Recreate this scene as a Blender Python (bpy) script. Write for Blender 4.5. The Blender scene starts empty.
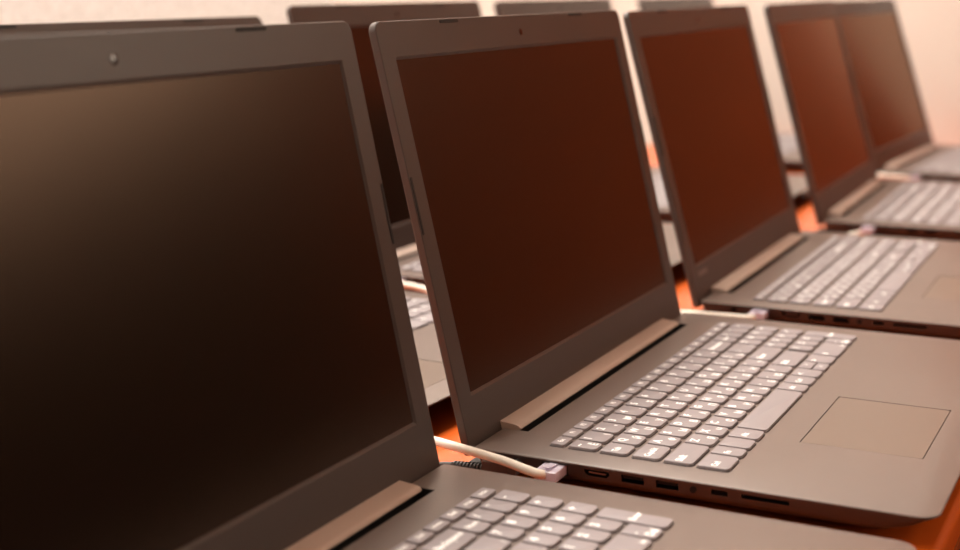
import bpy, bmesh, math, random
from mathutils import Vector, Matrix

random.seed(4)
scene = bpy.context.scene
COL = scene.collection
MM = 0.001
TABLE_TOP = 0.74           # metres above the floor
DECK = 19.0                # laptop deck height above the table, mm


def P(x, y, z):
    """Survey point in mm (deck of the second laptop = 0) to world metres."""
    return Vector((x * MM, y * MM, z * MM + TABLE_TOP + DECK * MM))


# ------------------------------------------------------------------ materials
def new_mat(name):
    m = bpy.data.materials.new(name)
    m.use_nodes = True
    nt = m.node_tree
    return m, nt, nt.nodes['Principled BSDF']


def plain(name, col, rough=0.5, metal=0.0, spec=0.5, bump=0.0, scale=900.0, trans=0.0):
    m, nt, b = new_mat(name)
    b.inputs['Base Color'].default_value = (*col, 1)
    b.inputs['Roughness'].default_value = rough
    b.inputs['Metallic'].default_value = metal
    b.inputs['Specular IOR Level'].default_value = spec
    b.inputs['Transmission Weight'].default_value = trans
    if bump:
        tc = nt.nodes.new('ShaderNodeTexCoord')
        n = nt.nodes.new('ShaderNodeTexNoise')
        n.inputs['Scale'].default_value = scale
        n.inputs['Detail'].default_value = 3
        bp = nt.nodes.new('ShaderNodeBump')
        bp.inputs['Strength'].default_value = bump
        bp.inputs['Distance'].default_value = 0.0002
        nt.links.new(tc.outputs['Object'], n.inputs['Vector'])
        nt.links.new(n.outputs['Fac'], bp.inputs['Height'])
        nt.links.new(bp.outputs['Normal'], b.inputs['Normal'])
    return m


def wood(name, c1, c2, rough, scale=(1.2, 14, 14), spec=0.5):
    m, nt, b = new_mat(name)
    tc = nt.nodes.new('ShaderNodeTexCoord')
    mp = nt.nodes.new('ShaderNodeMapping')
    mp.inputs['Scale'].default_value = scale
    n = nt.nodes.new('ShaderNodeTexNoise')
    n.inputs['Scale'].default_value = 3.0
    n.inputs['Detail'].default_value = 6
    n.inputs['Distortion'].default_value = 0.6
    r = nt.nodes.new('ShaderNodeValToRGB')
    r.color_ramp.elements[0].position = 0.3
    r.color_ramp.elements[0].color = (*c1, 1)
    r.color_ramp.elements[1].position = 0.7
    r.color_ramp.elements[1].color = (*c2, 1)
    nt.links.new(tc.outputs['Object'], mp.inputs['Vector'])
    nt.links.new(mp.outputs['Vector'], n.inputs['Vector'])
    nt.links.new(n.outputs['Fac'], r.inputs['Fac'])
    nt.links.new(r.outputs['Color'], b.inputs['Base Color'])
    b.inputs['Roughness'].default_value = rough
    b.inputs['Specular IOR Level'].default_value = spec
    return m


def stucco(name, c1, c2):
    m, nt, b = new_mat(name)
    tc = nt.nodes.new('ShaderNodeTexCoord')
    n = nt.nodes.new('ShaderNodeTexNoise')
    n.inputs['Scale'].default_value = 95.0
    n.inputs['Detail'].default_value = 5
    n.inputs['Roughness'].default_value = 0.6
    r = nt.nodes.new('ShaderNodeValToRGB')
    r.color_ramp.elements[0].position = 0.35
    r.color_ramp.elements[0].color = (*c1, 1)
    r.color_ramp.elements[1].position = 0.6
    r.color_ramp.elements[1].color = (*c2, 1)
    bp = nt.nodes.new('ShaderNodeBump')
    bp.inputs['Strength'].default_value = 0.55
    bp.inputs['Distance'].default_value = 0.003
    nt.links.new(tc.outputs['Object'], n.inputs['Vector'])
    nt.links.new(n.outputs['Fac'], r.inputs['Fac'])
    nt.links.new(r.outputs['Color'], b.inputs['Base Color'])
    nt.links.new(n.outputs['Fac'], bp.inputs['Height'])
    nt.links.new(bp.outputs['Normal'], b.inputs['Normal'])
    b.inputs['Roughness'].default_value = 0.9
    b.inputs['Specular IOR Level'].default_value = 0.15
    return m


M_CHASSIS = plain('graphite_chassis', (0.150, 0.113, 0.098), 0.40, bump=0.10, scale=2500)
M_COVER = plain('black_bottom_cover', (0.045, 0.034, 0.030), 0.5, spec=0.35)
M_LID = plain('graphite_lid', (0.050, 0.033, 0.027), 0.40, spec=0.45, bump=0.10, scale=2500)
M_HINGE = plain('hinge_metal', (0.50, 0.38, 0.32), 0.42)


def screen_mat():
    """Matt LCD: near-black body under an amber anti-reflection coat."""
    m = bpy.data.materials.new('dark_screen')
    m.use_nodes = True
    nt = m.node_tree
    nt.nodes.remove(nt.nodes['Principled BSDF'])
    out = nt.nodes['Material Output']
    di = nt.nodes.new('ShaderNodeBsdfDiffuse')
    di.inputs['Color'].default_value = (0.006, 0.003, 0.002, 1)
    gl = nt.nodes.new('ShaderNodeBsdfGlossy')
    gl.inputs['Color'].default_value = (0.92, 0.64, 0.48, 1)
    gl.inputs['Roughness'].default_value = 0.24
    fr = nt.nodes.new('ShaderNodeFresnel')
    fr.inputs['IOR'].default_value = 1.45
    mx = nt.nodes.new('ShaderNodeMixShader')
    nt.links.new(fr.outputs[0], mx.inputs[0])
    nt.links.new(di.outputs[0], mx.inputs[1])
    nt.links.new(gl.outputs[0], mx.inputs[2])
    nt.links.new(mx.outputs[0], out.inputs['Surface'])
    return m


M_SCREEN = screen_mat()
M_KEY = plain('grey_key', (0.285, 0.252, 0.262), 0.50, spec=0.4, bump=0.06, scale=3000)
M_LEGEND = plain('legend_white', (0.95, 0.94, 0.93), 0.6)
M_GAP = plain('key_gap', (0.010, 0.008, 0.007), 0.7, spec=0.2)
M_PAD = plain('touchpad_surface', (0.150, 0.108, 0.086), 0.36)
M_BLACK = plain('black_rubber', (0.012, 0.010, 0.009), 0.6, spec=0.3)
M_PORT = plain('port_black', (0.006, 0.005, 0.005), 0.6, spec=0.2)
M_STEEL = plain('port_steel', (0.20, 0.17, 0.16), 0.4, metal=0.8)
M_LENS = plain('lens_glass', (0.02, 0.003, 0.003), 0.08)
M_BADGE = plain('badge_grey', (0.16, 0.12, 0.11), 0.4)
M_CORD = plain('cream_cable', (0.90, 0.84, 0.74), 0.45)
M_PLUG = plain('clear_lilac_plastic', (0.90, 0.82, 0.96), 0.18, trans=0.35)
M_CONTACT = plain('plug_contact', (0.75, 0.55, 0.25), 0.3, metal=1.0)
M_POWER = plain('black_power_cord', (0.030, 0.026, 0.025), 0.45)
M_CONN = plain('grey_connector', (0.10, 0.09, 0.088), 0.4)
M_TABLE = wood('orange_table_wood', (0.56, 0.085, 0.008), (0.64, 0.110, 0.012), 0.24)
M_DOOR = wood('door_wood', (0.34, 0.070, 0.012), (0.44, 0.095, 0.018), 0.5, scale=(14, 14, 1.2))
M_FLOOR = wood('floor_wood', (0.16, 0.06, 0.012), (0.22, 0.085, 0.018), 0.45, scale=(1, 9, 9))
M_WALL = stucco('cream_stucco', (0.70, 0.68, 0.66), (0.90, 0.90, 0.89))
M_PAINT = plain('peach_paint', (0.70, 0.60, 0.535), 0.85, spec=0.15, bump=0.2, scale=200)
M_CEIL = plain('ceiling_white', (0.80, 0.76, 0.70), 0.9, spec=0.1)
M_PANE = plain('glow_pane', (0.8, 0.8, 0.8), 0.3)  # self-lit pane of the added window
M_PANE.node_tree.nodes['Principled BSDF'].inputs['Emission Color'].default_value = (1.0, 0.80, 0.62, 1)
M_PANE.node_tree.nodes['Principled BSDF'].inputs['Emission Strength'].default_value = 6.5
M_TRIM = wood('added_dark_panelling', (0.035, 0.014, 0.006), (0.06, 0.024, 0.01), 0.5, scale=(12, 12, 1.2))


# ------------------------------------------------------------------ mesh tools
def finish(bm, name, mats, parent=None, loc=None, smooth_deg=32):
    bmesh.ops.recalc_face_normals(bm, faces=bm.faces[:])
    me = bpy.data.meshes.new(name)
    bm.to_mesh(me)
    bm.free()
    for m in (mats if isinstance(mats, (list, tuple)) else [mats]):
        me.materials.append(m)
    for p in me.polygons:
        p.use_smooth = True
    try:
        me.set_sharp_from_angle(angle=math.radians(smooth_deg))
    except Exception:
        pass
    o = bpy.data.objects.new(name, me)
    COL.objects.link(o)
    if parent is not None:
        o.parent = parent
    if loc is not None:
        o.location = loc
    return o


def rrect(x0, x1, y0, y1, radii, seg=6):
    """Rounded rectangle, counter-clockwise; radii = (x0y0, x1y0, x1y1, x0y1)."""
    pts = []
    cs = [(x0, y0, 180), (x1, y0, 270), (x1, y1, 0), (x0, y1, 90)]
    sg = [(1, 1), (-1, 1), (-1, -1), (1, -1)]
    for (cx, cy, a0), (sx, sy), r in zip(cs, sg, radii):
        for i in range(seg + 1):
            a = math.radians(a0 + 90 * i / seg)
            pts.append((cx + sx * r + r * math.cos(a), cy + sy * r + r * math.sin(a)))
    return pts


def loft(bm, loops, cap_first=True, cap_last=True, mat=0):
    """Join rings of equal length (lists of 3-D mm points); returns vertex rings."""
    rings = [[bm.verts.new(Vector(p) * MM) for p in lp] for lp in loops]
    n = len(rings[0])
    for a, b in zip(rings, rings[1:]):
        for i in range(n):
            f = bm.faces.new((a[i], a[(i + 1) % n], b[(i + 1) % n], b[i]))
            f.material_index = mat
    if cap_first:
        bm.faces.new(rings[0][::-1]).material_index = mat
    if cap_last:
        bm.faces.new(rings[-1]).material_index = mat
    return rings


def box(bm, x0, x1, y0, y1, z0, z1, bev=0.0, mat=0):
    if bev <= 0:
        lp = [(x0, y0), (x1, y0), (x1, y1), (x0, y1)]
        loft(bm, [[(x, y, z0) for x, y in lp], [(x, y, z1) for x, y in lp]], mat=mat)
        return

    def ring(i):
        return [(x0 + i, y0 + i), (x1 - i, y0 + i), (x1 - i, y1 - i), (x0 + i, y1 - i)]
    loft(bm, [[(x, y, z0) for x, y in ring(bev)], [(x, y, z0 + bev) for x, y in ring(0)],
              [(x, y, z1 - bev) for x, y in ring(0)], [(x, y, z1) for x, y in ring(bev)]], mat=mat)


def cyl(bm, c, axis, prof, seg=20, mat=0):
    """Lathe: prof = [(distance along axis, radius)], mm."""
    c = Vector(c)
    ax = Vector(axis).normalized()
    u = ax.orthogonal().normalized()
    v = ax.cross(u)
    loops = []
    for t, r in prof:
        loops.append([tuple(c + ax * t + (u * math.cos(2 * math.pi * i / seg) + v * math.sin(2 * math.pi * i / seg)) * r)
                      for i in range(seg)])
    loft(bm, loops, mat=mat)


def catmull(pts, n=10):
    pts = [Vector(p) for p in pts]
    q = [pts[0] * 2 - pts[1]] + pts + [pts[-1] * 2 - pts[-2]]
    out = []
    for i in range(1, len(q) - 2):
        for k in range(n):
            t = k / n
            a, b, c, d = q[i - 1], q[i], q[i + 1], q[i + 2]
            out.append(0.5 * ((2 * b) + (c - a) * t + (2 * a - 5 * b + 4 * c - d) * t * t + (3 * b - a - 3 * c + d) * t ** 3))
    out.append(pts[-1])
    return out


def tube(bm, pts, r, seg=14, mat=0):
    path = catmull(pts)
    tan = [(path[min(i + 1, len(path) - 1)] - path[max(i - 1, 0)]).normalized() for i in range(len(path))]
    u = tan[0].orthogonal().normalized()
    loops = []
    for p, t in zip(path, tan):
        u = (u - t * u.dot(t)).normalized()
        v = t.cross(u)
        loops.append([tuple(p + (u * math.cos(2 * math.pi * i / seg) + v * math.sin(2 * math.pi * i / seg)) * r) for i in range(seg)])
    loft(bm, loops, mat=mat)


def boolean_cut(obj, cutters_bm):
    me = bpy.data.meshes.new('cut')
    bmesh.ops.recalc_face_normals(cutters_bm, faces=cutters_bm.faces[:])
    cutters_bm.to_mesh(me)
    cutters_bm.free()
    me.materials.append(M_PORT)
    c = bpy.data.objects.new('cut', me)
    COL.objects.link(c)
    md = obj.modifiers.new('b', 'BOOLEAN')
    md.operation = 'DIFFERENCE'
    md.solver = 'EXACT'
    md.material_mode = 'TRANSFER'
    md.object = c
    dg = bpy.context.evaluated_depsgraph_get()
    dg.update()
    res = bpy.data.meshes.new_from_object(obj.evaluated_get(dg))
    obj.modifiers.clear()
    obj.data = res
    bpy.data.objects.remove(c)


_text_cache = {}


def text_mesh(s):
    """2-D triangles of a short legend, unit height, as (verts, faces)."""
    if s in _text_cache:
        return _text_cache[s]
    cu = bpy.data.curves.new('t', 'FONT')
    cu.body = s
    cu.size = 1.0
    cu.resolution_u = 2
    cu.offset = 0.034
    o = bpy.data.objects.new('t', cu)
    COL.objects.link(o)
    dg = bpy.context.evaluated_depsgraph_get()
    dg.update()
    me = bpy.data.meshes.new_from_object(o.evaluated_get(dg))
    v = [(p.co.x, p.co.y) for p in me.vertices]
    f = [tuple(p.vertices) for p in me.polygons]
    bpy.data.objects.remove(o)
    bpy.data.curves.remove(cu)
    bpy.data.meshes.remove(me)
    _text_cache[s] = (v, f)
    return v, f


def add_text(bm, s, x, y, z, h, anchor='l', mat=1):
    v, f = text_mesh(s)
    if not v:
        return 0
    xs = [p[0] for p in v]
    ys = [p[1] for p in v]
    ox = min(xs) if anchor == 'l' else (max(xs) if anchor == 'r' else (min(xs) + max(xs)) / 2)
    vs = [bm.verts.new(Vector((x + (px - ox) * h, y + py * h, z)) * MM) for px, py in v]
    for q in f:
        try:
            bm.faces.new([vs[i] for i in q]).material_index = mat
        except ValueError:
            pass


# ------------------------------------------------------------------ laptop
W, D = 378.0, 257.0
LY, LZ = -1.6, -1.72           # lid pivot on the deck
S0, SH, SW = 29.15, 193.5, 344.2
LID_H = 244.6
SX = (W - SW) / 2
RJ_Y, AC_Y = -53.3, -31.5


def base_outline(i, fi=None):
    """Outline of the body inset by i, with the notch for the hinge cover at the back."""
    pts = rrect(0 + i, W - i, -D + (i if fi is None else fi), -3.5 - i, (11, 11, 3, 3), 8)
    half = len(pts) // 4
    front = pts[:3 * half]       # both front corners and back right
    back = pts[3 * half:]
    return front + [(338.5, -3.5 - i), (338.5, -19.8), (40.0, -19.8), (40.0, -3.5 - i)] + back


def build_base(parent):
    bm = bmesh.new()
    loops = []
    for z, i, fi in ((-15.5, 18, 30), (-13.8, 10, 25), (-9.8, 3.4, 16), (-8.8, 2.6, 13.5), (-2.2, 0.35, 1.6), (-0.9, 0.0, 0.0), (-0.3, 0.25, 0.25), (0, 0.95, 0.95)):
        loops.append([(x, y, z + DECK) for x, y in base_outline(i, fi)])
    loft(bm, loops)
    for f in bm.faces:
        if f.calc_center_median().z < (DECK - 1.3) * MM:
            f.material_index = 1                # black bottom cover below the metal deck
    base = finish(bm, 'base', [M_CHASSIS, M_COVER], parent)
    cut = bmesh.new()
    Z = DECK
    box(cut, -3, 7, RJ_Y - 7.6, RJ_Y + 7.6, Z - 9.2, Z - 2.2)          # network
    cyl(cut, (-3, AC_Y, Z - 5.3), (1, 0, 0), [(0, 2.6), (10, 2.6)], 16)   # power jack
    hd = [(-71.0, -2.6), (-85.2, -2.6), (-85.2, -4.9), (-83.2, -6.6), (-73.0, -6.6), (-71.0, -4.9)]
    loft(cut, [[(-3, y, z + Z) for y, z in hd], [(7, y, z + Z) for y, z in hd]])
    box(cut, -3, 9, -104.9, -92.2, Z - 7.2, Z - 2.6)
    box(cut, -3, 9, -124.3, -111.8, Z - 7.2, Z - 2.6)
    cyl(cut, (-3, -132.5, Z - 4.8), (1, 0, 0), [(0, 1.9), (12, 1.9)], 16)
    box(cut, -3, 9, -151.0, -142.3, Z - 6.0, Z - 3.0)
    box(cut, -3, 12, -183.4, -158.4, Z - 5.6, Z - 3.1)
    box(cut, 90.4, 192.3, -235.2, -166.7, Z - 0.7, Z + 2)                # touchpad well
    boolean_cut(base, cut)
    for p in base.data.polygons:
        p.use_smooth = True
    base.data.set_sharp_from_angle(angle=math.radians(30))

    def port(fn, mats):
        b = bmesh.new()
        fn(b)
        return finish(b, 'port', mats, base)
    port(lambda b: (box(b, 3.5, 6.5, RJ_Y - 7, RJ_Y + 7, Z - 8.8, Z - 2.6), box(b, 0.6, 3.5, RJ_Y - 5, RJ_Y + 5, Z - 3.4, Z - 2.7)), M_PORT)
    port(lambda b: (cyl(b, (4, AC_Y, Z - 5.3), (1, 0, 0), [(0, 2.4), (2.5, 2.4)], 14), cyl(b, (0.5, AC_Y, Z - 5.3), (1, 0, 0), [(0, 0.5), (4, 0.5)], 8)), M_PORT)
    port(lambda b: box(b, 1.5, 6.8, -83, -73.2, Z - 4.9, Z - 3.9), M_STEEL)
    for y in (-98.55, -118.05):
        port(lambda b: (box(b, 1.2, 8.5, y - 5.4, y + 5.4, Z - 4.6, Z - 3.0), ), M_PORT)
    port(lambda b: cyl(b, (0.25, -132.5, Z - 4.8), (1, 0, 0), [(0, 1.75), (0, 1.85), (1.0, 1.85), (1.0, 1.75)], 16), M_PORT)
    port(lambda b: box(b, 1.5, 8.5, -149.6, -143.7, Z - 4.85, Z - 4.15), M_PORT)
    port(lambda b: box(b, 4.0, 11.5, -182.9, -158.9, Z - 5.4, Z - 3.3), M_PORT)
    b = bmesh.new()
    pts = rrect(90.95, 191.75, -234.65, -167.25, (1, 1, 1, 1), 3)
    loft(b, [[(x, y, Z - 0.65) for x, y in pts], [(x, y, Z - 0.12) for x, y in pts]])
    finish(b, 'touchpad', M_PAD, base)
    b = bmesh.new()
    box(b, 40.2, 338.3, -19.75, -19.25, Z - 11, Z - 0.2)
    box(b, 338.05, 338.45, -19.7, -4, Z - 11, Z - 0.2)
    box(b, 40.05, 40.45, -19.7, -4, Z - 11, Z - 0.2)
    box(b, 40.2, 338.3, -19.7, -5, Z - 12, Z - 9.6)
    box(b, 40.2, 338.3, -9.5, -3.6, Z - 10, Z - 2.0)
    finish(b, 'hinge_shade_liner', M_BLACK, base)  # black plates paint in the shade inside the hinge notch
    for fx in (20, 358):
        b = bmesh.new()
        pts = rrect(fx - 11, fx + 11, -12, 5, (4, 4, 4, 4), 4)
        loft(b, [[(x, y, 0) for x, y in pts], [(x, y, 5.5) for x, y in pts]])
        finish(b, 'rubber_foot', M_BLACK, base)
    for fx, fy in ((40, -222), (338, -222)):
        b = bmesh.new()
        pts = rrect(fx - 14, fx + 14, fy - 4, fy + 4, (3, 3, 3, 3), 4)
        loft(b, [[(x, y, 0) for x, y in pts], [(x, y, 4.0) for x, y in pts]])
        finish(b, 'rubber_foot', M_BLACK, base)
    return base


# key rows: (y of back edge, y of front edge, [(x0, x1, latin, second)])
def key_table():
    rows = []
    fn = ['Esc', 'F1', 'F2', 'F3', 'F4', 'F5', 'F6', 'F7', 'F8', 'F9', 'F10', 'F11', 'F12', 'Ins', 'PrtSc', 'Del', 'Home', 'End', 'PgUp', 'PgDn']
    rows.append((-41.8, -50.0, [(21.5 + 16.5 * i, 21.5 + 16.5 * i + 14.2, s, '') for i, s in enumerate(fn)]))

    def run(x_end, labels, pitch=18.9, w=16.4):
        return [(x_end + pitch * i - w, x_end + pitch * i, a, b) for i, (a, b) in enumerate(labels)]

    def pad(labels):
        return [(293.4 + 15.05 * i, 293.4 + 15.05 * i + 12.8, s, '') for i, s in enumerate(labels)]
    r2 = [(21.5, 33.8, '~', 'Ё')] + run(52.7, [(c, d) for c, d in zip('1234567890-=', '!"№;%:?*()_+')]) + [(263.0, 290.8, 'Backspace', '')] + pad(['Num', '/', '*', '-'])
    r3 = [(21.5, 37.5, 'Tab', '')] + run(56.4, list(zip('QWERTYUIOP[]', 'ЙЦУКЕНГШЩЗХЪ'))) + [(266.8, 290.8, '\\', '/')] + pad(['7', '8', '9', '+'])
    r4 = [(21.5, 44.0, 'CapsLk', '')] + run(62.9, list(zip("ASDFGHJKL;'", 'ФЫВАПРОЛДЖЭ'))) + [(254.4, 290.8, 'Enter', '')] + pad(['4', '5', '6'])
    r5 = [(21.5, 55.0, 'Shift', '')] + run(74.0, list(zip('ZXCVBNM,./', 'ЯЧСМИТЬБЮ.'))) + [(246.7, 286.4, 'Shift', '')] + pad(['1', '2', '3'])
    r6 = [(21.5, 43.2, 'Ctrl', ''), (45.6, 58.8, 'Fn', ''), (61.0, 76.8, '', ''), (79.2, 95.8, 'Alt', ''), (98.4, 186.0, '', ''),
          (188.5, 203.6, 'Alt', ''), (206.0, 223.2, 'Ctrl', ''), (225.6, 242.6, '<', ''), (264.4, 283.6, '>', ''),
          (286.0, 321.2, '0', 'Ins'), (323.5, 336.3, '.', 'Del')]
    rows.append((-53.0, -69.0, r2))
    rows.append((-71.8, -87.3, r3))
    rows.append((-90.7, -106.0, r4))
    rows.append((-109.0, -125.0, r5))
    rows.append((-127.8, -145.4, r6))
    keys = [(x0, x1, yf, yb, a, b) for yb, yf, ks in rows for x0, x1, a, b in ks]
    keys.append((245.0, 262.0, -136.2, -127.8, '^', ''))
    keys.append((245.0, 262.0, -145.4, -137.4, 'v', ''))
    keys.append((338.55, 351.35, -106.0, -90.7, '+', ''))          # numeric pad, right column
    keys.append((338.55, 351.35, -145.4, -109.0, 'Enter', ''))
    return keys


def build_keyboard(parent):
    bm = bmesh.new()
    ks = key_table()
    for x0, x1, yf, yb, a, b in ks:
        pts = rrect(x0 - 0.6, x1 + 0.6, yf - 0.6, yb + 0.6, (3.3, 3.3, 1.2, 1.2), 3)
        loft(bm, [[(x, y, DECK - 0.2) for x, y in pts], [(x, y, DECK + 0.05) for x, y in pts]])
    kb = finish(bm, 'keyboard', M_GAP, parent)
    for x0, x1, yf, yb, a, b in ks:
        cx, cy = (x0 + x1) / 2, (yf + yb) / 2
        hx, hy = (x1 - x0) / 2, (yb - yf) / 2
        k = bmesh.new()
        r = 2.9 if hy > 5 else 1.6

        def ring(i, z):
            return [(x, y, z) for x, y in rrect(-hx + i, hx - i, -hy + i, hy - i, (r, r, 0.7, 0.7), 4)]
        loft(k, [ring(0, 0), ring(0, 1.35), ring(0.1, 1.6), ring(0.35, 1.72)])
        z = 1.75
        if hy < 5:
            add_text(k, a, 0, -1.1, z, 4.2 if len(a) < 4 else 3.4, 'c')
        elif len(a) > 1 or hx > 10:
            add_text(k, a, -hx + 2.0, -1.5, z, 5.0 if hx < 12 else 5.8, 'l')
            if b:
                add_text(k, b, hx - 1.8, -hy + 2.4, z, 3.8, 'r')
        else:
            add_text(k, a, -hx + 1.8, 1.0, z, 6.8, 'l')
            if b:
                add_text(k, b, hx - 2.0, -hy + 2.0, z, 6.2, 'r')
        finish(k, 'key', [M_KEY, M_LEGEND], kb, (cx * MM, cy * MM, (DECK + 0.05) * MM), 40)
    return kb


def build_lid(parent):
    T = 5.6
    bm = bmesh.new()
    seg = 8

    def outer(i, yy):
        return [(x, yy, s) for x, s in rrect(0 + i, W - i, -4 + i, LID_H - i, (2.5, 2.5, 6, 6), seg)]

    def inner(i, yy):
        return [(x, yy, s) for x, s in rrect(SX - i, SX + SW + i, S0 - i, S0 + SH + i, (0.4,) * 4, seg)]
    loft(bm, [inner(0.0, 1.5), inner(0.0, 1.1), inner(1.7, 0.0), outer(0.6, 0.0), outer(0.2, 0.2), outer(0.0, 0.6), outer(0, T - 1.6),
              outer(0.6, T - 0.5), outer(1.8, T), outer(3.5, T)], cap_first=True, cap_last=True)
    lid = finish(bm, 'lid', M_LID, parent, (0, LY * MM, (LZ + DECK) * MM), 14)
    b = bmesh.new()
    box(b, SX + 0.1, SX + SW - 0.1, 1.05, 1.49, S0 + 0.1, S0 + SH - 0.1)
    finish(b, 'display', M_SCREEN, lid)
    b = bmesh.new()
    cyl(b, (189, 0.0, 233), (0, -1, 0), [(-0.4, 2.3), (0.10, 2.3), (0.22, 1.6), (0.26, 0.6)], 20)
    finish(b, 'webcam', M_LENS, lid)
    for x in (89.0, 289.0):
        b = bmesh.new()
        pts = rrect(x - 12, x + 12, LID_H - 2.9, LID_H - 1.0, (0.7,) * 4, 3)
        loft(b, [[(q, 0.3, s) for q, s in pts], [(q, -0.3, s) for q, s in pts]])
        finish(b, 'bumper', M_BLACK, lid)
    for x in (2.0, W - 2.0):
        b = bmesh.new()
        pts = rrect(x - 0.9, x + 0.9, 124, 157, (0.7,) * 4, 3)
        loft(b, [[(q, 0.3, s) for q, s in pts], [(q, -0.4, s) for q, s in pts]])
        finish(b, 'bumper', M_BLACK, lid)
    return lid


def build_hinge(parent):
    bm = bmesh.new()
    prof = [(-0.4, 3.2), (-10.8, 2.3), (-12.6, 1.7), (-13.7, 0.8), (-13.9, 0.0), (-13.4, -0.8), (-11.5, -1.4), (-0.4, -1.6)]
    loops = []
    for x in (42.5, 42.9, 335.1, 335.5):
        e = 0.25 if x in (42.5, 335.5) else 0.0
        loops.append([(x, y + (e if y < -1 else 0), z - (e if z > 0 else 0) + DECK) for y, z in prof])
    loft(bm, loops)
    return finish(bm, 'hinge_cover', M_HINGE, parent, None, 40)


def tag(o, label, cat, group=None):
    o['label'] = label
    o['category'] = cat
    if group:
        o['group'] = group


def set_pose(root, dx, dy, yaw, ang):
    root.location = P(dx, dy, -DECK)
    root.rotation_euler = (0, 0, yaw)
    for ch in root.children:
        if ch.name.split('.')[0] == 'lid':
            ch.rotation_euler = (-ang, 0, 0)


def copy_tree(o, parent=None):
    c = o.copy()
    COL.objects.link(c)
    if parent is not None:
        c.parent = parent
    for ch in list(o.children):
        copy_tree(ch, c)
    return c


proto = bpy.data.objects.new('laptop', None)
proto.empty_display_size = 0.05
COL.objects.link(proto)
build_base(proto)
build_keyboard(proto)
build_lid(proto)
build_hinge(proto)

FRONT, BACK = 'open laptops in the front row', 'open laptops in the back row by the wall'
R = math.radians
LAPTOPS = [   # dx, dy, yaw, lid angle, label, group
    (0, 0, 0, R(13.857), 'open dark grey laptop in sharp focus, its touchpad and left side ports in view', FRONT),
    (-409.2, 8.0, -0.015, R(12.55), 'closest open laptop, its big dark screen filling the left of the picture', FRONT),
    (421.8, 0, 0.0185, R(15.78), 'blurred front-row laptop next beyond the sharply focused one, small pale badge under its screen', FRONT),
    (873, 2.6, 0.0288, R(16.47), 'blurred front-row laptop second from the end wall, its screen overlapping the last one', FRONT),
    (1327.8, 28.9, -0.047, R(18.65), 'farthest laptop of the front row, standing beside the bare peach end wall', FRONT),
    (-23, 320, -0.06, R(20.0), 'back-row laptop behind the closest screen, only its palm rest, number keys and lid top showing', BACK),
    (406, 325, -0.01, R(13.5), 'back-row laptop whose black screen shows between the two nearest screens', BACK),
    (862, 330, 0.005, R(15.0), 'back-row laptop with its lid top peeking above the webcam of the sharply focused laptop', BACK),
    (1392, 335, 0.01, R(17.0), 'farthest laptop of the back row, lid top just above the third front screen', BACK),
]
for i, (dx, dy, yaw, ang, label, grp) in enumerate(LAPTOPS):
    lp = proto if i == 0 else copy_tree(proto)
    set_pose(lp, dx, dy, yaw, ang)
    tag(lp, label, 'laptop', grp)
    if i == 2:      # faint badge low on the bezel
        lid = [c for c in lp.children if c.name.split('.')[0] == 'lid'][0]
        b = bmesh.new()
        pts = rrect(18, 43, 18.5, 22.8, (1.2,) * 4, 4)
        loft(b, [[(x, 0.1, s) for x, s in pts], [(x, -0.15, s) for x, s in pts]])
        bd = finish(b, 'badge', M_BADGE, lid)
        bd['label'] = 'small pale badge on the lower bezel'


# ------------------------------------------------------------------ cables
def to_world(pts, q):
    """Points in a laptop's own mm frame (deck = 0) to survey mm."""
    dx, dy, yaw = q[:3]
    cs, sn = math.cos(yaw), math.sin(yaw)
    return [(dx + cs * x - sn * y, dy + sn * x + cs * y, z) for x, y, z in pts]


def obj_at(name, loc, label, cat, group):
    e = bpy.data.objects.new(name, None)
    e.empty_display_size = 0.02
    COL.objects.link(e)
    e.location = loc
    tag(e, label, cat, group)
    return e


def ethernet(q, cord_pts, label, plug_len=13.0):
    """RJ45 plug in the network port of the laptop at pose q, and its cord."""
    dx, dy, yaw = q[:3]
    root = obj_at('ethernet_cable', P(dx, dy, -DECK), label, 'cable', 'pale network cables plugged into laptops')
    root.rotation_euler = (0, 0, yaw)
    Z = DECK - 5.8
    b = bmesh.new()
    tube(b, [(x, y, z + DECK) for x, y, z in cord_pts], 2.6)
    finish(b, 'cord', M_CORD, root, None, 60)
    b = bmesh.new()
    box(b, -plug_len, 3.2, RJ_Y - 6.3, RJ_Y + 6.3, Z - 3.0, Z + 3.2, 0.5)
    pl = finish(b, 'plug', M_PLUG, root)
    b = bmesh.new()
    loft(b, [[(2.6, RJ_Y + s * 2.6, Z + 3.2) for s in (-1, 1)] + [(2.6, RJ_Y + s * 2.6, Z + 3.55) for s in (1, -1)],
             [(-plug_len + 1, RJ_Y + s * 2.0, Z + 4.6) for s in (-1, 1)] + [(-plug_len + 1, RJ_Y + s * 2.0, Z + 5.2) for s in (1, -1)]])
    finish(b, 'latch', M_PLUG, pl)
    for k in range(8):
        b = bmesh.new()
        yy = RJ_Y - 3.6 + k * 1.02
        box(b, -1.5, 2.9, yy - 0.2, yy + 0.2, Z - 3.15, Z - 1.2)
        finish(b, 'contact', M_CONTACT, pl)
    return root


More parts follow.
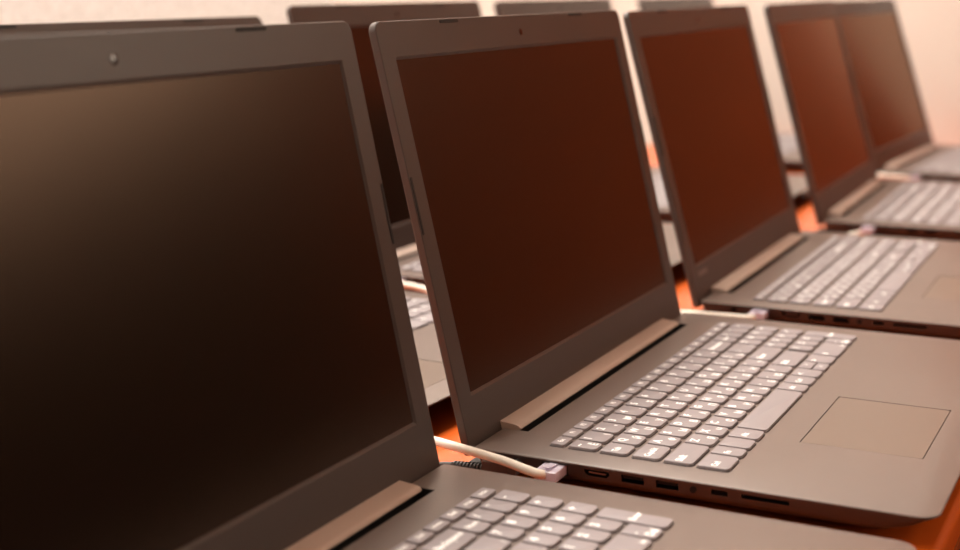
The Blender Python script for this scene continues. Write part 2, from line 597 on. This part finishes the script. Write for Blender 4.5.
LB, LC, LD, LE, LG = LAPTOPS[0], LAPTOPS[2], LAPTOPS[3], LAPTOPS[4], LAPTOPS[6]
ethernet(LB, [(-4, -53, -5.6), (-10, -52.6, -5.2), (-15, -48, -3.4), (-15.5, -30, 0.6), (-14.5, -10, 2.9), (-14, 12, 5.2),
              (-14.5, 34, 7.4), (-24, 50, 4.5), (-45, 56, -4), (-90, 57, -14), (-150, 55, -16.2), (-240, 50, -16.2)],
         'cream network cable with clear lilac plug in side of the sharply focused laptop')
ethernet(LC, [(-4, -53, -5.8), (-10, -52.6, -6.2), (-14, -47, -7.0), (-14.5, -30, -7.4), (-15, -10, -7.6), (-16, 10, -8.4), (-24, 27, -10),
              (-50, 40, -13.5), (-100, 46, -16.2), (-180, 46, -16.2)],
         'cream network cable behind the number keys of the sharply focused laptop')
ethernet(LD, [(-4, -53, -5.8), (-9, -52.6, -6.6), (-12, -46, -9.0), (-13, -30, -13.5), (-15, -8, -16.2), (-24, 22, -16.2), (-60, 42, -16.2), (-140, 46, -16.2)],
         'network cable whose bright plug sits in the laptop second from the end wall', 15)
ethernet(LE, [(-4, -53, -5.6), (-11, -52, -5.6), (-16, -44, -4.8), (-17, -24, -4.2), (-17, -6, -4.0), (-20, 18, -6.5), (-40, 40, -13), (-100, 52, -16.2), (-170, 50, -16.2)],
         'pale network cable along the left side of the farthest front-row laptop', 16)
ethernet(LG, [(-4, -53, -5.6), (-11, -53.5, -5.2), (-15.5, -62, -4.2), (-16, -80, -5.0), (-18, -104, -8.6), (-22, -140, -15), (-24, -190, -16.2), (-26, -262, -16.2), (-40, -285, -16.2), (-120, -286, -16.2)],
         'pale network cable of the back-row laptop glimpsed between the two nearest screens')

# black power cord of the second laptop
root = obj_at('power_cord', P(0, 0, -DECK), 'black power cord with ribbed strain relief beside the cream network cable', 'cable', None)
b = bmesh.new()
tube(b, [(-6.2, 6, 9.0), (-7, 16, 7.4), (-14, 32, 4.0), (-34, 40, 2.2), (-80, 41, 2.0), (-170, 38, 2.0), (-260, 34, 2.0)], 1.9)
finish(b, 'cord', M_POWER, root, None, 60)
b = bmesh.new()
pa, pb = Vector((-8.6, -15.0, 10.8)), Vector((-6.4, 6.0, 9.2))
ax = (pb - pa).normalized()
L = (pb - pa).length
prof = []
nr = 9
for k in range(nr):
    t0 = L * k / nr
    r = 3.3 - 1.0 * k / nr
    prof += [(t0, r * 0.68), (t0 + 0.15, r), (t0 + L / nr * 0.5, r), (t0 + L / nr * 0.52 + 0.15, r * 0.68)]
cyl(b, pa, ax, prof, 18)
finish(b, 'strain_relief', M_POWER, root, None, 25)
b = bmesh.new()
box(b, -11.6, -4.6, AC_Y - 4.0, -14.6, DECK - 9.2, DECK - 1.9, 1.0)
cn = finish(b, 'connector', M_CONN, root)
b = bmesh.new()
cyl(b, (-4.7, AC_Y, DECK - 5.3), (1, 0, 0), [(0, 2.3), (8, 2.3)], 16)
finish(b, 'barrel_tip', M_STEEL, cn)

# ------------------------------------------------------------------ table and room
TX0, TX1, TY0, TY1 = -1100.0, 1796.0, -258.0, 480.0
tb = bpy.data.objects.new('table', None)
COL.objects.link(tb)
tb.location = (0.35, 0.1, 0)
tag(tb, 'long orange wood table with a rounded front edge under all the laptops', 'table')
ox, oy = 350.0, 100.0
b = bmesh.new()
th = 26.0
zt = TABLE_TOP * 1000
sec = []
rr = 5.0
for k in range(7):
    a = math.radians(90 + 90 * k / 6)
    sec.append((TY0 + rr + rr * math.cos(a), zt - rr + rr * math.sin(a)))
for k in range(7):
    a = math.radians(180 + 90 * k / 6)
    sec.append((TY0 + rr + rr * math.cos(a), zt - th + rr + rr * math.sin(a)))
sec += [(TY1, zt - th), (TY1, zt)]
loft(b, [[(x - ox, y - oy, z) for y, z in sec] for x in (TX0, TX1)])
finish(b, 'table_top', M_TABLE, tb, None, 40)
for lx in (TX0 + 60, 340, TX1 - 60):
    for ly in (TY0 + 70, TY1 - 60):
        b = bmesh.new()
        box(b, lx - 25 - ox, lx + 25 - ox, ly - 25 - oy, ly + 25 - oy, 0, zt - th, 2)
        finish(b, 'leg', M_TABLE, tb)

RX0, RX1, RY0, RY1, RH = -2600.0, 1800.0, -3000.0, 1200.0, 2650.0


def struct(name, bm, mat):
    o = finish(bm, name, mat)
    o['kind'] = 'structure'
    return o


def slab(name, mat, *a):
    b = bmesh.new()
    box(b, *a)
    return struct(name, b, mat)


slab('floor', M_FLOOR, RX0 - 100, RX1 + 100, RY0 - 100, RY1 + 100, -50, 0)
slab('ceiling', M_CEIL, RX0 - 100, RX1 + 100, RY0 - 100, RY1 + 100, RH, RH + 50)
slab('wall_back', M_WALL, RX0 - 100, RX1 + 100, RY1, RY1 + 100, 0, RH)
slab('wall_front', M_PAINT, RX0 - 100, RX1 + 100, RY0 - 100, RY0, 0, RH)
slab('wall_left', M_PAINT, RX0 - 100, RX0, RY0, RY1, 0, RH)
slab('wall_right', M_PAINT, RX1, RX1 + 100, RY0, RY1, 0, RH)

d = bpy.data.objects.new('door_1', None)
COL.objects.link(d)
d['kind'] = 'structure'
b = bmesh.new()
box(b, RX1 - 30, RX1 - 1, -1180, -120, 5, 2050, 2)
for k in range(2):
    y0 = -1130 + k * 500
    for z0, z1 in ((160, 950), (1090, 1900)):
        box(b, RX1 - 38, RX1 - 29, y0, y0 + 420, z0, z1, 4)
finish(b, 'door_leaf', M_DOOR, d)
b = bmesh.new()
box(b, RX1 - 45, RX1 - 1, -1260, -1185, 0, 2130, 3)
box(b, RX1 - 45, RX1 - 1, -115, -40, 0, 2130, 3)
box(b, RX1 - 45, RX1 - 1, -1185, -115, 2056, 2130, 3)
finish(b, 'door_frame', M_DOOR, d)
b = bmesh.new()
cyl(b, (RX1 - 31, -1230, 1020), (-1, 0, 0), [(0, 9), (45, 9)], 14)
box(b, RX1 - 86, RX1 - 72, -1240, -1110, 1010, 1030, 3)
finish(b, 'door_handle', M_STEEL, d)


slab('added_trim_1', M_TRIM, RX1 - 22, RX1 - 0.5, RY0 + 25, -1270, 0, 1300, 2)  # unseen dark panels, added to darken what the screens reflect
slab('added_trim_2', M_TRIM, RX0 + 2, RX1 - 24, RY0 + 0.5, RY0 + 22, 0, 1300, 2)
# unseen glowing window, added for the bright reflection in the nearer screens
win = bpy.data.objects.new('added_window_1', None)
COL.objects.link(win)
win['kind'] = 'structure'
b = bmesh.new()
y0, y1, z0, z1 = -2750, -1340, 1540, 2300
box(b, RX1 - 35, RX1 - 1, y0 - 60, y0, z0 - 60, z1 + 60, 3)
box(b, RX1 - 35, RX1 - 1, y1, y1 + 60, z0 - 60, z1 + 60, 3)
box(b, RX1 - 35, RX1 - 1, y0, y1, z0 - 60, z0, 3)
box(b, RX1 - 35, RX1 - 1, y0, y1, z1, z1 + 60, 3)
box(b, RX1 - 33, RX1 - 1, (y0 + y1) / 2 - 20, (y0 + y1) / 2 + 20, z0, z1, 3)
finish(b, 'added_window_frame', M_CEIL, win)
b = bmesh.new()
box(b, RX1 - 12, RX1 - 4, y0, y1, z0, z1)
finish(b, 'added_glow_pane', M_PANE, win)


# ------------------------------------------------------------------ light
def area(name, loc, sx, sy, power, col, rot=(0, 0, 0)):
    l = bpy.data.lights.new(name, 'AREA')
    l.shape = 'RECTANGLE'
    l.size = sx
    l.size_y = sy
    l.energy = power
    l.color = col
    o = bpy.data.objects.new(name, l)
    COL.objects.link(o)
    o.location = loc
    o.rotation_euler = rot
    return o


WARM = (1.0, 0.91, 0.81)
area('ceiling_lamp', (-0.9, 0.80, 2.60), 1.3, 0.6, 38, WARM)
area('ceiling_lamp', (0.85, 0.80, 2.60), 1.3, 0.6, 72, WARM)
area('ceiling_lamp', (-0.2, -1.9, 2.60), 1.3, 0.5, 5, WARM)

w = bpy.data.worlds.new('World')
scene.world = w
w.use_nodes = True
w.node_tree.nodes['Background'].inputs['Color'].default_value = (1.0, 0.8, 0.6, 1)
w.node_tree.nodes['Background'].inputs['Strength'].default_value = 0.05

# ------------------------------------------------------------------ camera
cam = bpy.data.cameras.new('Camera')
co = bpy.data.objects.new('Camera', cam)
COL.objects.link(co)
right = Vector((0.4389094, -0.8985313, 0.0)).normalized()
fwd = Vector((0.8803773, 0.4300279, -0.2000296)).normalized()
up = right.cross(fwd).normalized()
rot = Matrix((right, up, -fwd)).transposed()
co.matrix_world = Matrix.Translation(P(-695.35, -347.65, 257.52)) @ rot.to_4x4()
cam.sensor_width = 36.0
cam.lens = 1439.35 * 36.0 / 960.0
cam.clip_start = 0.02
cam.dof.use_dof = True
cam.dof.focus_distance = 0.84
cam.dof.aperture_fstop = cam.lens / 9.3
scene.camera = co

scene.view_settings.view_transform = 'Standard'
scene.view_settings.look = 'None'
scene.view_settings.gamma = 1.0
scene.view_settings.exposure = 0.0
